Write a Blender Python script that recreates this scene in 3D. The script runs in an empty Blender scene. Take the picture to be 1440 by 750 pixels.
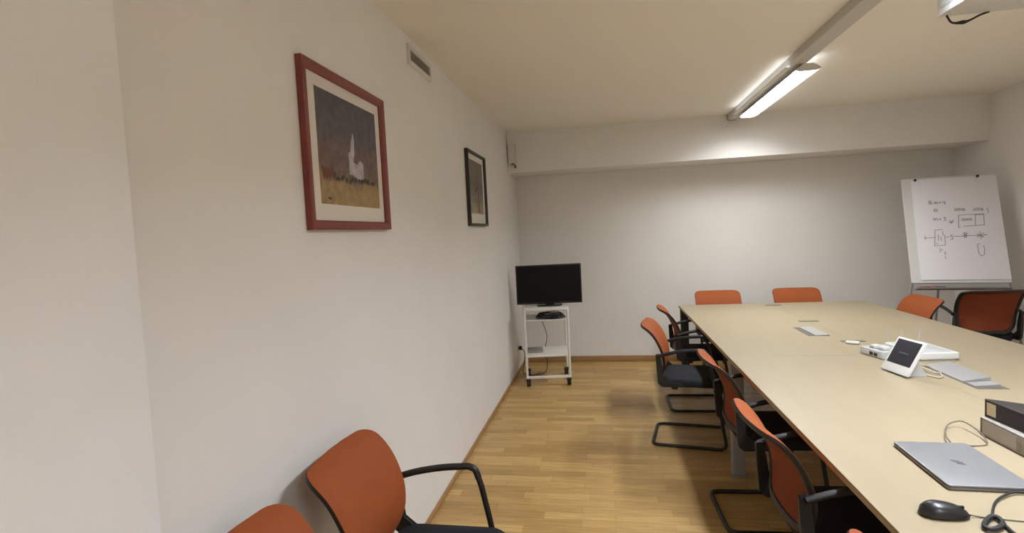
import bpy, bmesh, math, random
from mathutils import Vector, Matrix
random.seed(4)
PI = math.pi
scene = bpy.context.scene
COL = scene.collection

# ------------------------------------------------------------------ materials
def mat(name, color, rough=.5, metal=0., bump=0., bscale=200., var=0., vscale=6., spec=.5, coat=0., stretch=None):
    m = bpy.data.materials.new(name); m.use_nodes = True
    nt = m.node_tree; b = nt.nodes['Principled BSDF']
    b.inputs['Base Color'].default_value = (*color, 1)
    b.inputs['Roughness'].default_value = rough
    b.inputs['Metallic'].default_value = metal
    b.inputs['Specular IOR Level'].default_value = spec
    b.inputs['Coat Weight'].default_value = coat
    tc = nt.nodes.new('ShaderNodeTexCoord')
    if var or bump:
        mp = nt.nodes.new('ShaderNodeMapping'); nt.links.new(tc.outputs['Object'], mp.inputs[0])
        if stretch: mp.inputs['Scale'].default_value = stretch
    if var:
        n = nt.nodes.new('ShaderNodeTexNoise'); n.inputs['Scale'].default_value = vscale; n.inputs['Detail'].default_value = 4
        nt.links.new(mp.outputs[0], n.inputs['Vector'])
        r = nt.nodes.new('ShaderNodeValToRGB')
        r.color_ramp.elements[0].position = .3; r.color_ramp.elements[1].position = .7
        r.color_ramp.elements[0].color = (*[c*(1-var) for c in color], 1)
        r.color_ramp.elements[1].color = (*[min(1, c*(1+var)) for c in color], 1)
        nt.links.new(n.outputs['Fac'], r.inputs[0]); nt.links.new(r.outputs[0], b.inputs['Base Color'])
    if bump:
        n = nt.nodes.new('ShaderNodeTexNoise'); n.inputs['Scale'].default_value = bscale; n.inputs['Detail'].default_value = 3
        nt.links.new(mp.outputs[0], n.inputs['Vector'])
        bp = nt.nodes.new('ShaderNodeBump'); bp.inputs['Strength'].default_value = bump; bp.inputs['Distance'].default_value = .002
        nt.links.new(n.outputs['Fac'], bp.inputs['Height']); nt.links.new(bp.outputs[0], b.inputs['Normal'])
    return m

def emis(name, color, strength):
    m = bpy.data.materials.new(name); m.use_nodes = True
    b = m.node_tree.nodes['Principled BSDF']
    b.inputs['Base Color'].default_value = (.8, .8, .8, 1)
    b.inputs['Emission Color'].default_value = (*color, 1); b.inputs['Emission Strength'].default_value = strength
    return m

def floor_mat():
    m = bpy.data.materials.new('oak_parquet'); m.use_nodes = True
    nt = m.node_tree; b = nt.nodes['Principled BSDF']; L = nt.links.new; N = nt.nodes.new
    tc = N('ShaderNodeTexCoord')
    br = N('ShaderNodeTexBrick'); br.offset = .37; br.offset_frequency = 2; br.squash = .8; br.squash_frequency = 3
    br.inputs['Scale'].default_value = 1; br.inputs['Brick Width'].default_value = .48; br.inputs['Row Height'].default_value = .072
    br.inputs['Mortar Size'].default_value = .0012; br.inputs['Bias'].default_value = 0
    br.inputs['Color1'].default_value = FLOOR1; br.inputs['Color2'].default_value = FLOOR2
    br.inputs['Mortar'].default_value = (.34, .21, .09, 1)
    L(tc.outputs['Object'], br.inputs['Vector'])
    mp = N('ShaderNodeMapping'); mp.inputs['Scale'].default_value = (1.6, 34, 1); L(tc.outputs['Object'], mp.inputs[0])
    gr = N('ShaderNodeTexNoise'); gr.inputs['Scale'].default_value = 3; gr.inputs['Detail'].default_value = 6; gr.inputs['Distortion'].default_value = .6
    L(mp.outputs[0], gr.inputs['Vector'])
    r = N('ShaderNodeValToRGB'); r.color_ramp.elements[0].position = .32; r.color_ramp.elements[1].position = .68
    r.color_ramp.elements[0].color = (.74, .70, .62, 1); r.color_ramp.elements[1].color = (1.08, 1.06, 1.02, 1)
    L(gr.outputs['Fac'], r.inputs[0])
    mx = N('ShaderNodeMix'); mx.data_type = 'RGBA'; mx.blend_type = 'MULTIPLY'; mx.inputs['Factor'].default_value = 1
    L(br.outputs['Color'], mx.inputs['A']); L(r.outputs[0], mx.inputs['B'])
    L(mx.outputs['Result'], b.inputs['Base Color'])
    b.inputs['Roughness'].default_value = .36; b.inputs['Specular IOR Level'].default_value = .4
    bp = N('ShaderNodeBump'); bp.inputs['Strength'].default_value = .06; bp.inputs['Distance'].default_value = .001
    L(br.outputs['Fac'], bp.inputs['Height']); bp.invert = True; L(bp.outputs[0], b.inputs['Normal'])
    return m

def painting_mat(name, stops, axis='Z', scale=9):
    """bands of paint along one object axis, broken up with brush noise"""
    m = bpy.data.materials.new(name); m.use_nodes = True
    nt = m.node_tree; b = nt.nodes['Principled BSDF']; L = nt.links.new; N = nt.nodes.new
    tc = N('ShaderNodeTexCoord'); sp = N('ShaderNodeSeparateXYZ'); L(tc.outputs['Object'], sp.inputs[0])
    n = N('ShaderNodeTexNoise'); n.inputs['Scale'].default_value = scale; n.inputs['Detail'].default_value = 6; L(tc.outputs['Object'], n.inputs['Vector'])
    a = N('ShaderNodeMath'); a.operation = 'MULTIPLY_ADD'; L(n.outputs['Fac'], a.inputs[0]); a.inputs[1].default_value = .16; L(sp.outputs[axis], a.inputs[2])
    mr = N('ShaderNodeMapRange'); L(a.outputs[0], mr.inputs[0]); mr.inputs[1].default_value = stops[0]+.08; mr.inputs[2].default_value = stops[1]+.08
    r = N('ShaderNodeValToRGB'); els = r.color_ramp.elements
    cols = stops[2]
    els[0].position, els[0].color = cols[0][0], (*cols[0][1], 1)
    els[1].position, els[1].color = cols[-1][0], (*cols[-1][1], 1)
    for p, c in cols[1:-1]:
        e = els.new(p); e.color = (*c, 1)
    L(mr.outputs[0], r.inputs[0])
    n2 = N('ShaderNodeTexNoise'); n2.inputs['Scale'].default_value = 28; n2.inputs['Detail'].default_value = 4; L(tc.outputs['Object'], n2.inputs['Vector'])
    r2 = N('ShaderNodeValToRGB'); r2.color_ramp.elements[0].color = (.6, .6, .62, 1); r2.color_ramp.elements[1].color = (1.35, 1.3, 1.25, 1)
    r2.color_ramp.elements[0].position = .3; r2.color_ramp.elements[1].position = .7
    L(n2.outputs['Fac'], r2.inputs[0])
    mx = N('ShaderNodeMix'); mx.data_type = 'RGBA'; mx.blend_type = 'MULTIPLY'; mx.inputs['Factor'].default_value = .8
    L(r.outputs[0], mx.inputs['A']); L(r2.outputs[0], mx.inputs['B']); L(mx.outputs['Result'], b.inputs['Base Color'])
    b.inputs['Roughness'].default_value = .45
    return m

# ------------------------------------------------------------------ mesh helpers
def obj(name, bm, m, parent=None, loc=None, rot=None, sharp=38):
    me = bpy.data.meshes.new(name)
    bmesh.ops.recalc_face_normals(bm, faces=bm.faces)
    bm.to_mesh(me); bm.free()
    for x in (m if isinstance(m, (list, tuple)) else [m]): me.materials.append(x)
    if sharp:
        for p in me.polygons: p.use_smooth = True
        me.set_sharp_from_angle(angle=math.radians(sharp))
    o = bpy.data.objects.new(name, me); COL.objects.link(o)
    if parent: o.parent = parent
    if loc is not None: o.location = loc
    if rot is not None: o.rotation_euler = rot
    return o

def thing(name, label, cat, loc=(0, 0, 0), rz=0, group=None, rot=None):
    o = bpy.data.objects.new(name, None); COL.objects.link(o); o.empty_display_size = .1
    o.location = loc; o.rotation_euler = rot if rot else (0, 0, rz)
    return tag(o, label, cat, group)

def tag(o, label, cat, group=None):
    o['label'] = label; o['category'] = cat
    if group: o['group'] = group
    return o

def struct(o):
    o['kind'] = 'structure'; return o

def dup(root, name, label, loc, rz, group=None):
    r = root.copy(); COL.objects.link(r); r.location = loc; r.rotation_euler = (0, 0, rz); r['label'] = label
    if group: r['group'] = group
    for ch in list(root.children):
        c = ch.copy(); COL.objects.link(c); c.parent = r
        for g in list(ch.children):
            d = g.copy(); COL.objects.link(d); d.parent = c
    return r

def box(bm, lo, hi, bev=0., seg=2, mi=0, rot=None):
    """axis-aligned box between two corners, edges bevelled; rot = Matrix applied about the origin"""
    t = bmesh.new()
    bmesh.ops.create_cube(t, size=1)
    c = [(a+b)/2 for a, b in zip(lo, hi)]; s = [abs(b-a) for a, b in zip(lo, hi)]
    for v in t.verts: v.co = Vector((v.co.x*s[0]+c[0], v.co.y*s[1]+c[1], v.co.z*s[2]+c[2]))
    if bev: bmesh.ops.bevel(t, geom=t.edges[:], offset=min(bev, min(s)*.49), segments=seg, affect='EDGES', profile=.5)
    merge(bm, t, mi, rot); return bm

def merge(bm, t, mi=0, M=None):
    if M is not None: t.transform(M)
    vs = {v: bm.verts.new(v.co) for v in t.verts}
    for f in t.faces:
        try: nf = bm.faces.new([vs[v] for v in f.verts]); nf.material_index = mi
        except ValueError: pass
    t.free()

def smooth_path(pts, k=5, closed=False):
    """Catmull-Rom through the points"""
    P = [Vector(p) for p in pts]; n = len(P); out = []
    rng = range(n if closed else n-1)
    for i in rng:
        p0 = P[(i-1) % n] if closed or i > 0 else P[0]*2-P[1]
        p1 = P[i]; p2 = P[(i+1) % n]
        p3 = P[(i+2) % n] if closed or i+2 < n else P[-1]*2-P[-2]
        for j in range(k):
            t = j/k
            out.append(.5*((2*p1)+(p2-p0)*t+(2*p0-5*p1+4*p2-p3)*t*t+(3*p1-p0-3*p2+p3)*t**3))
    if not closed: out.append(P[-1])
    return out

def round_path(pts, r, k=5, closed=False):
    """straight runs with filleted corners of radius r"""
    P = [Vector(p) for p in pts]; n = len(P); out = []
    for i in range(n):
        if not closed and i in (0, n-1): out.append(P[i]); continue
        a, b, c = P[i-1], P[i], P[(i+1) % n]
        u = (a-b); v = (c-b); d = min(r, u.length*.48, v.length*.48)
        u.normalize(); v.normalize()
        s, e = b+u*d, b+v*d
        for j in range(k+1):
            t = j/k; out.append(s*(1-t)**2+b*2*t*(1-t)+e*t*t)
    return out

def tube(bm, path, r, n=10, closed=False, mi=0, cap=True, squash=None):
    """round tube along a path; squash=(normal_radius_factor, Vector) flattens along a direction"""
    P = [Vector(p) for p in path]; N = len(P); rings = []
    ref = None
    for i in range(N):
        if closed: t = P[(i+1) % N]-P[i-1]
        else: t = P[min(i+1, N-1)]-P[max(i-1, 0)]
        t.normalize()
        if ref is None:
            ref = Vector((0, 0, 1)) if abs(t.z) < .9 else Vector((1, 0, 0))
        a = ref-t*ref.dot(t)
        if a.length < 1e-4: a = t.orthogonal()
        a.normalize(); ref = a; b = t.cross(a)
        rr = r(i/(N-1)) if callable(r) else r
        ring = []
        for j in range(n):
            th = 2*PI*j/n; d = a*math.cos(th)*rr+b*math.sin(th)*rr
            if squash: d = d-squash[1]*d.dot(squash[1])*(1-squash[0])
            ring.append(bm.verts.new(P[i]+d))
        rings.append(ring)
    m = N if closed else N-1
    for i in range(m):
        A, B = rings[i], rings[(i+1) % N]
        off = 0
        if closed and i == N-1:
            off = min(range(n), key=lambda o: (A[0].co-B[o].co).length)
        for j in range(n):
            f = bm.faces.new([A[j], A[(j+1) % n], B[(j+1+off) % n], B[(j+off) % n]]); f.material_index = mi
    if cap and not closed:
        f = bm.faces.new(rings[0]); f.material_index = mi
        f = bm.faces.new(list(reversed(rings[-1]))); f.material_index = mi
    return bm

def loft(bm, rings, mi=0, cap=True):
    V = [[bm.verts.new(p) for p in r] for r in rings]
    n = len(V[0])
    for a, b in zip(V, V[1:]):
        for j in range(n):
            f = bm.faces.new([a[j], a[(j+1) % n], b[(j+1) % n], b[j]]); f.material_index = mi
    if cap:
        f = bm.faces.new(V[0]); f.material_index = mi
        f = bm.faces.new(list(reversed(V[-1]))); f.material_index = mi
    return bm

def rrect(w, h, r, k=5):
    """rounded rectangle outline, centred, ccw"""
    out = []
    for cx, cy, a0 in ((w/2-r, h/2-r, 0), (-w/2+r, h/2-r, PI/2), (-w/2+r, -h/2+r, PI), (w/2-r, -h/2+r, 1.5*PI)):
        for j in range(k+1):
            a = a0+PI/2*j/k; out.append((cx+r*math.cos(a), cy+r*math.sin(a)))
    return out

def slab(bm, w, h, r, z0, z1, e=.003, c=(0, 0), mi=0, k=5):
    """rounded-corner slab with softened top and bottom rims"""
    rings = []
    for ins, z in ((e, z0), (0, z0+e), (0, z1-e), (e*.3, z1-e*.3), (e, z1)):
        rings.append([(c[0]+x, c[1]+y, z) for x, y in rrect(w-2*ins, h-2*ins, max(r-ins, .0005), k)])
    return loft(bm, rings, mi)

def prism(bm, poly, axis, a, b, mi=0):
    """polygon in the plane across `axis`, extruded from a to b"""
    def P(p, t):
        return {'x': (t, p[0], p[1]), 'y': (p[0], t, p[1]), 'z': (p[0], p[1], t)}[axis]
    return loft(bm, [[P(p, a) for p in poly], [P(p, b) for p in poly]], mi)

def cyl(bm, c, r, z0, z1, n=20, r2=None, mi=0, axis='z'):
    def P(x, y, z): return {'z': (c[0]+x, c[1]+y, z), 'x': (z, c[0]+x, c[1]+y), 'y': (c[0]+x, z, c[1]+y)}[axis]
    r2 = r if r2 is None else r2
    return loft(bm, [[P(r*math.cos(2*PI*j/n), r*math.sin(2*PI*j/n), z0) for j in range(n)],
                     [P(r2*math.cos(2*PI*j/n), r2*math.sin(2*PI*j/n), z1) for j in range(n)]], mi)

LAMP, LAMPUP, CEILING_FILL, EXPOSURE, BEAM, BEAM2, SPREAD = 5.0, 2.4, 34.0, 1.14, 18.5, 28.0, 146
FLOOR1 = (.61, .405, .165, 1); FLOOR2 = (.43, .272, .098, 1)
M = {}
M['wall'] = mat('warm_white_plaster', (.80, .775, .74), .9, bump=.25, bscale=160, var=.02, vscale=2)
M['pier'] = mat('cool_white_plaster', (.86, .85, .845), .9, bump=.3, bscale=140, var=.025, vscale=3)
M['lamp_cap'] = mat('pale_grey_cap', (.62, .61, .58), .5)
M['leg_shaded'] = mat('shaded_leg_steel', (.035, .036, .034), .5)  # leg steel with shade painted into its colour, for the far legs
M['ceiling'] = mat('ceiling_paint', (.89, .85, .77), .95, bump=.15, bscale=120)
M['floor'] = floor_mat()
M['oak'] = mat('oak_skirting', (.36, .21, .09), .45, var=.18, vscale=5, stretch=(1, 1, 12))
M['orange_rear'] = mat('rust_back_fabric', (.225, .052, .020), .8, bump=.3, bscale=900, spec=.2)
M['orange'] = mat('orange_upholstery', (.315, .074, .017), .72, bump=.25, bscale=700, var=.04, vscale=14, spec=.3)
M['black_fabric'] = mat('black_seat_fabric', (.012, .013, .017), .85, bump=.3, bscale=500, spec=.3)
M['black_plastic'] = mat('black_plastic', (.014, .013, .013), .45)
M['black_metal'] = mat('black_painted_steel', (.012, .011, .011), .38)
M['table'] = mat('pale_maple_laminate', (.345, .281, .180), .42, var=.03, vscale=3, stretch=(3, .6, 1), spec=.4)
M['table_edge'] = mat('beech_edging', (.40, .30, .165), .5, var=.1, vscale=8)
M['grey_metal'] = mat('grey_painted_steel', (.30, .285, .27), .5)
M['alu'] = mat('brushed_aluminium', (.47, .47, .46), .4, metal=.5)
M['alu_dark'] = mat('dark_grey_metal', (.15, .135, .115), .5, metal=.3)  # plain dark grey metal for slots, ports and caps
M['white_metal'] = mat('white_painted_steel', (.78, .75, .69), .4)
M['white_plastic'] = mat('white_plastic', (.66, .65, .625), .4)
M['cream'] = mat('cream_paper_label', (.70, .62, .42), .7)
M['grey_plastic'] = mat('pale_grey_plastic', (.50, .52, .51), .35)
M['screen'] = mat('dark_glass_screen', (.006, .005, .006), .3, spec=.15)
M['tablet_screen'] = mat('console_screen', (.03, .03, .035), .25)
M['screen_text'] = mat('dim_screen_text', (.12, .12, .14), .4)
M['silver'] = mat('silver_laptop_metal', (.26, .26, .265), .38, metal=.3)
M['silver_dark'] = mat('laptop_base_metal', (.22, .20, .19), .4, metal=.6)
M['logo'] = mat('dark_mirror_logo', (.16, .16, .17), .2, metal=.7)
M['rubber'] = mat('black_rubber', (.010, .010, .010), .6)
M['gloss_black'] = mat('glossy_black', (.012, .012, .014), .34, coat=.1)
M['cable_grey'] = mat('grey_cable', (.14, .115, .085), .5)
M['cable_beige'] = mat('beige_cable', (.48, .40, .32), .5)
M['red_frame'] = mat('red_lacquered_wood', (.20, .035, .024), .4, var=.12, vscale=12)
M['black_frame'] = mat('black_lacquered_wood', (.022, .018, .014), .4)
M['mount'] = mat('cream_picture_mount', (.74, .69, .61), .8)
M['paper'] = mat('white_flipchart_paper', (.76, .745, .79), .8)
M['board'] = mat('flipchart_board', (.60, .60, .58), .4)
M['ink'] = mat('grey_violet_marker_ink', (.31, .29, .37), .7)
M['red_plastic'] = mat('red_marker_plastic', (.45, .04, .04), .4)
M['binder_black'] = mat('black_marbled_board', (.022, .018, .018), .6, var=.3, vscale=60)
M['binder_violet'] = mat('dark_violet_spine_label', (.035, .027, .042), .6)
M['binder_grey'] = mat('grey_marbled_board', (.30, .27, .235), .6, var=.2, vscale=70)
M['binder_label'] = mat('pale_grey_label', (.48, .44, .42), .7)
M['binder_edge'] = mat('dark_metal_edge', (.09, .075, .06), .45)
M['lamp'] = emis('lit_lamp_diffuser', (.95, 1, 1.07), LAMP)
M['lamp_up'] = emis('lamp_uplight', (.95, 1, 1.07), LAMPUP)
M['ceiling_fill'] = emis('near_lamp_ceiling_fill', (.92, 1, 1.14), CEILING_FILL)  # extra uplight added on the unseen lamps to brighten the ceiling
M['alu_track'] = mat('grey_aluminium_profile', (.58, .55, .51), .45, metal=.1)
M['lamp_near'] = emis('near_lamp_diffuser', (.93, 1, 1.11), 3.0)
M['vent'] = mat('grille_slats', (.36, .31, .245), .6)

# ------------------------------------------------------------------ the room
XL, XR, YB, YF, ZC = -1.0, 3.5845, 6.318, -2.6, 2.631
T = .12
def wall(name, lo, hi, m='wall'):
    return struct(obj(name, box(bmesh.new(), lo, hi), M[m], sharp=None))
wall('floor', (XL-T, YF-T, -T), (XR+T, YB+T, 0), 'floor')
wall('ceiling', (XL-T, YF-T, ZC), (XR+T, YB+T, ZC+T), 'ceiling')
wall('wall_left', (XL-T, YF-T, 0), (XL, YB+T, ZC))
wall('wall_right', (XR, YF-T, 0), (XR+T, YB+T, ZC))
wall('wall_back', (XL, YB, 0), (XR, YB+T, ZC))
wall('wall_front', (XL, YF-T, 0), (XR, YF, ZC))
wall('trim_1', (XL, 5.806, 2.201), (XR, YB, ZC))                     # dropped beam along the back wall
struct(obj('trim_2', box(bmesh.new(), (XL, YF, 0), (-.925, .939, ZC), .004), M['pier']))   # shallow pier beside the camera
def skirting(name, lo, hi): return struct(obj(name, box(bmesh.new(), lo, hi, .003), M['oak']))
skirting('baseboard_back', (XL, YB-.012, 0), (XR, YB, .07))
skirting('baseboard_left', (XL, .939, 0), (XL+.010, YB-.012, .035))
skirting('baseboard_right', (XR-.012, YF, 0), (XR, YB-.012, .07))

# ------------------------------------------------------------------ chairs
PROF = smooth_path([(-.350, 0, .849), (-.322, 0, .833), (-.288, 0, .801), (-.256, 0, .756), (-.226, 0, .692),
                    (-.207, 0, .63), (-.204, 0, .56), (-.216, 0, .485)], 8)
_cum = [0]
for _a, _b in zip(PROF, PROF[1:]): _cum.append(_cum[-1]+(_b-_a).length)
LT = _cum[-1]
def prof(d):
    d = max(0, min(LT, d)); i = 0
    while i < len(_cum)-2 and _cum[i+1] < d: i += 1
    f = (d-_cum[i])/(_cum[i+1]-_cum[i]); p = PROF[i].lerp(PROF[i+1], f)
    t = (PROF[min(i+2, len(PROF)-1)]-PROF[max(i-1, 0)]).normalized()
    return p, Vector((-t.z, 0, t.x)), t                               # point, normal towards the sitter, downward tangent
RT, RB = .058, .085
def halfw(d):
    w = .221 if d < .16 else .221-.028*((d-.16)/(LT-.16))**1.3
    if d < RT: w -= RT-math.sqrt(max(0, RT*RT-(RT-d)**2))
    e = LT-d
    if e < RB: w -= RB-math.sqrt(max(0, RB*RB-(RB-e)**2))
    return w
def back_pt(y, d, off=0.):
    p, n, t = prof(d)
    return Vector((p.x+.028*(y/.22)**2, y, p.z))+n*off
def rows():
    ds = [RT*(1-math.cos(PI/2*i/6)) for i in range(7)]
    ds += [RT+(LT-RT-RB)*i/14 for i in range(1, 14)]
    ds += [LT-RB*(1-math.sin(PI/2*i/6)) for i in range(7)]
    ds[-1] = LT
    return ds
def backrest_bm():
    bm = bmesh.new(); ds = rows(); nc = 13; F = []; B = []
    for d in ds:
        w = halfw(d); fr = []; br = []
        v = 2*d/LT-1
        for j in range(nc):
            u = -1+2*j/(nc-1)
            puff = .004+.009*(1-max(abs(u), abs(v))**5)
            fr.append(bm.verts.new(back_pt(u*w, d, puff))); br.append(bm.verts.new(back_pt(u*w, d, -.006)))
        F.append(fr); B.append(br)
    n = len(ds)
    for mi, G in enumerate((F, B)):
        for i in range(n-1):
            for j in range(nc-1): bm.faces.new([G[i][j], G[i][j+1], G[i+1][j+1], G[i+1][j]]).material_index = mi
    ring = [(0, j) for j in range(nc)]+[(i, nc-1) for i in range(1, n)]+[(n-1, j) for j in range(nc-2, -1, -1)]+[(i, 0) for i in range(n-2, 0, -1)]
    for a, b in zip(ring, ring[1:]+ring[:1]):
        bm.faces.new([F[a[0]][a[1]], F[b[0]][b[1]], B[b[0]][b[1]], B[a[0]][a[1]]])
    return bm
def back_frame_bm():
    bm = bmesh.new(); ds = rows(); out = []
    for d in ds: out.append((halfw(d), d))
    wb = halfw(LT); out += [(wb*f, LT) for f in (.5, 0, -.5)]
    out += [(-w, d) for w, d in reversed([(halfw(d), d) for d in ds])]
    wt = halfw(0); out += [(-wt*f, 0) for f in (.5, 0, -.5)]
    k = len(out); cy, cd = 0, LT/2; P = []; fr = []
    for i, (y, d) in enumerate(out):
        a, b = out[i-1], out[(i+1) % k]
        ty, td = b[0]-a[0], b[1]-a[1]; l = math.hypot(ty, td) or 1
        ny, nd = -td/l, ty/l                                          # in-sheet direction towards the middle
        if ny*(cy-y)+nd*(cd-d) < 0: ny, nd = -ny, -nd
        fr.append((y, d, ny, nd))
    sect = [(-.002, .002), (-.003, -.004), (-.002, -.009), (.004, -.013), (.019, -.013), (.024, -.010), (.026, -.004)]
    rings = []
    for y, d, ny, nd in fr:
        ring = []
        for s, off in sect:
            yy, dd = y+ny*s, d+nd*s
            ext = Vector((0, 0, 0))
            if dd < 0: p, n, t = prof(0); ext = t*dd; dd = 0
            if dd > LT: p, n, t = prof(LT); ext = t*(dd-LT); dd = LT
            ring.append(bm.verts.new(back_pt(yy, dd, off)+ext))
        rings.append(ring)
    m = len(sect)
    for i in range(k):
        A, B = rings[i], rings[(i+1) % k]
        for j in range(m): bm.faces.new([A[j], A[(j+1) % m], B[(j+1) % m], B[j]])
    return bm
def seat_bm():
    bm = bmesh.new(); rings = []
    for ins, z in ((.03, .430), (.006, .434), (0, .450), (.002, .472), (.014, .485), (.05, .490), (.12, .492)):
        r = []
        for x, y in rrect(.43-2*ins, .452-2*ins, max(.075-ins*.5, .02), 6):
            wf = -.012*max(0, (x-.08)/.13)**2 if z > .445 else 0
            r.append((x+.015, y, z+wf))
        rings.append(r)
    return loft(bm, rings)
ARM = [(-.222, .648), (-.14, .672), (-.04, .690), (.062, .698), (.105, .66), (.140, .50), (.205, .04)]
def make_chair(label, group):
    t = thing('conference_chair', label, 'chair', group=group)
    obj('seat', seat_bm(), M['black_fabric'], t)
    obj('backrest', backrest_bm(), [M['orange'], M['orange_rear']], t)
    obj('back_frame', back_frame_bm(), M['black_plastic'], t)
    sy = .238
    bm = bmesh.new()
    half = [(.0935, sy, .672), (.108, sy, .63), (.140, sy, .47), (.212, sy, .0135), (-.278, sy, .0135)]
    path = half+[(p[0], -p[1]*1, p[2]) for p in reversed(half)]
    path = [(x, y*(.91 if z < .1 else 1), z) for x, y, z in path]
    tube(bm, round_path(path, .055, 6), .0115, 10); obj('sled_base', bm, M['black_metal'], t)
    for s in (1, -1):
        bm = bmesh.new()
        tube(bm, smooth_path([(x, s*sy, z) for x, z in ARM[:4]], 5)[:-1]+round_path([(.062, s*sy, .698), (.088, s*sy, .69), (.100, s*sy, .655)], .03, 6), .0125, 12)
        obj('armrest', bm, M['black_plastic'], t)
        bm = bmesh.new(); y0, y1 = sorted((s*.212, s*.232))
        prism(bm, [(-.240, .658), (-.212, .662), (-.200, .60), (-.192, .505), (-.150, .470), (-.06, .456), (-.06, .434), (-.20, .430), (-.230, .455), (-.236, .56)], 'y', y0, y1)
        bmesh.ops.bevel(bm, geom=bm.edges[:], offset=.004, segments=2, affect='EDGES')
        obj('side_bracket', bm, M['black_plastic'], t)
    bm = bmesh.new()
    for x in (.142,): tube(bm, [(x, -sy, .42), (x, sy, .42)], .011, 8)
    box(bm, (-.12, -.03, .409), (.14, .03, .431), .003)
    box(bm, (-.14, -.21, .412), (-.10, .21, .431), .003)
    obj('seat_support', bm, M['black_metal'], t)
    return t
LEFT, END, RIGHT, WALL = 'chairs along the left table edge', 'chairs at the far table end', 'chairs on the right of the table', 'chairs against the left wall'
SPOTS = [
    ((.775, 4.76), 0, 'orange conference chair tucked by the far table corner, farthest along the left table edge', LEFT),
    ((.592, 4.00), -10, 'orange conference chair pulled out from the left table edge, whole black seat showing', LEFT),
    ((.825, 2.95), 2, 'orange conference chair in the left row, next nearer after the pulled-out chair', LEFT),
    ((.815, 2.05), 2, 'orange conference chair of the left table row whose dark-framed rear shows largest', LEFT),
    ((.845, 1.10), 3, 'orange conference chair barely in view, only its orange tip beside the bottom table edge', LEFT),
    ((1.120, 5.53), -90, 'orange conference chair behind the far table end, the nearer of two to the television', END),
    ((1.885, 5.56), -90, 'orange conference chair behind the far table end, the nearer of two to the flipchart', END),
    ((2.30, 4.97), 180, 'bright orange conference chair at the right table edge, in front of the flipchart left corner', RIGHT),
    ((3.145, 5.31), 86, 'orange conference chair seen from behind with thick black frame, under the flipchart board', RIGHT),
    ((-.592, 1.645), 0, 'orange conference chair by the white left wall showing its armrest and black seat', WALL),
    ((-.588, 1.09), 0, 'orange conference chair by the left wall, only its orange top showing at bottom edge', WALL),
]
proto = None
for (x, y), a, lab, grp in SPOTS:
    if proto is None:
        proto = make_chair(lab, grp); proto.location = (x, y, 0); proto.rotation_euler = (0, 0, math.radians(a))
    else:
        c = dup(proto, 'conference_chair', lab, (x, y, 0), math.radians(a), grp)
        if a == 86: c.scale = (1.05, 1.05, 1.05)
        if a == 180: c.scale = (1, 1.12, 1)

# ------------------------------------------------------------------ conference table
TX0, TX1, TY0, TY1, TH = .7094, 2.418, .55, 5.62, .74
tb = thing('conference_table', 'long pale beige conference table with grey legs filling the right of the room', 'table', (1.563, 3.1, 0))
def tloc(lo, hi): return [lo[0]-1.563, lo[1]-3.1, lo[2]], [hi[0]-1.563, hi[1]-3.1, hi[2]]
xm = 1.563; SEAMS = [TY0, 3.40, TY1]
for i in range(2):
    for j, (xa, xb) in enumerate(((TX0, xm), (xm, TX1))):
        bm = bmesh.new(); g = .0004
        lo, hi = tloc((xa+(0 if j == 0 else g), SEAMS[i]+(0 if i == 0 else g), TH-.006), (xb-(g if j == 0 else 0), SEAMS[i+1]-(0 if i == 1 else g), TH))
        box(bm, lo, hi, .0012, 1, 0)
        lo[2], hi[2] = TH-.023, TH-.006
        box(bm, lo, hi, .0, 1, 1)
        obj('tabletop_panel', bm, [M['table'], M['table_edge']], tb)
for x in (.714, 2.4135-.075):
    for y in (.60, 3.365, 5.52):
        bm = bmesh.new(); lo, hi = tloc((x, y, .012), (x+.075, y+.06, TH-.023)); box(bm, lo, hi, .008, 3)
        lo, hi = tloc((x-.004, y-.004, 0), (x+.079, y+.064, .012)); box(bm, lo, hi, .003)
        obj('leg', bm, M['leg_shaded'] if y > 5 else M['grey_metal'], tb)
bm = bmesh.new()
for y in (.63, 3.395, 5.55):
    lo, hi = tloc((.80, y-.02, TH-.09), (2.328, y+.02, TH-.023)); box(bm, lo, hi, .003)
for x in (.98, 2.10):
    lo, hi = tloc((x, .66, TH-.08), (x+.04, 5.53, TH-.023)); box(bm, lo, hi, .003)
obj('under_frame', bm, M['grey_metal'], tb)
for y in (5.47, 4.56, 3.785, 2.335):                                  # slim cable slots on the centre line
    bm = bmesh.new(); lo, hi = tloc((1.49, y-.022, TH), (1.632, y+.022, TH+.0025)); box(bm, lo, hi, .001, 1)
    obj('cable_slot', bm, M['alu_dark'], tb)
def flip_lid(x0, x1, y0, y1, lift):
    bm = bmesh.new(); lo, hi = tloc((x0, y0, TH), (x1, y1, TH+.002)); box(bm, lo, hi, .0008, 1)
    f = obj('cable_port', bm, M['alu_dark'], tb)
    bm = bmesh.new()
    box(bm, (0, 0, 0), (x1-x0-.045, y1-y0, .003), .001, 1, rot=Matrix.Rotation(-lift, 4, 'Y'))
    obj('port_lid', bm, M['alu'], f, loc=(x0+.042-1.563, y0-3.1, TH+.0022))
flip_lid(1.362, 1.498, 3.98, 4.298, math.radians(1.2))
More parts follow.
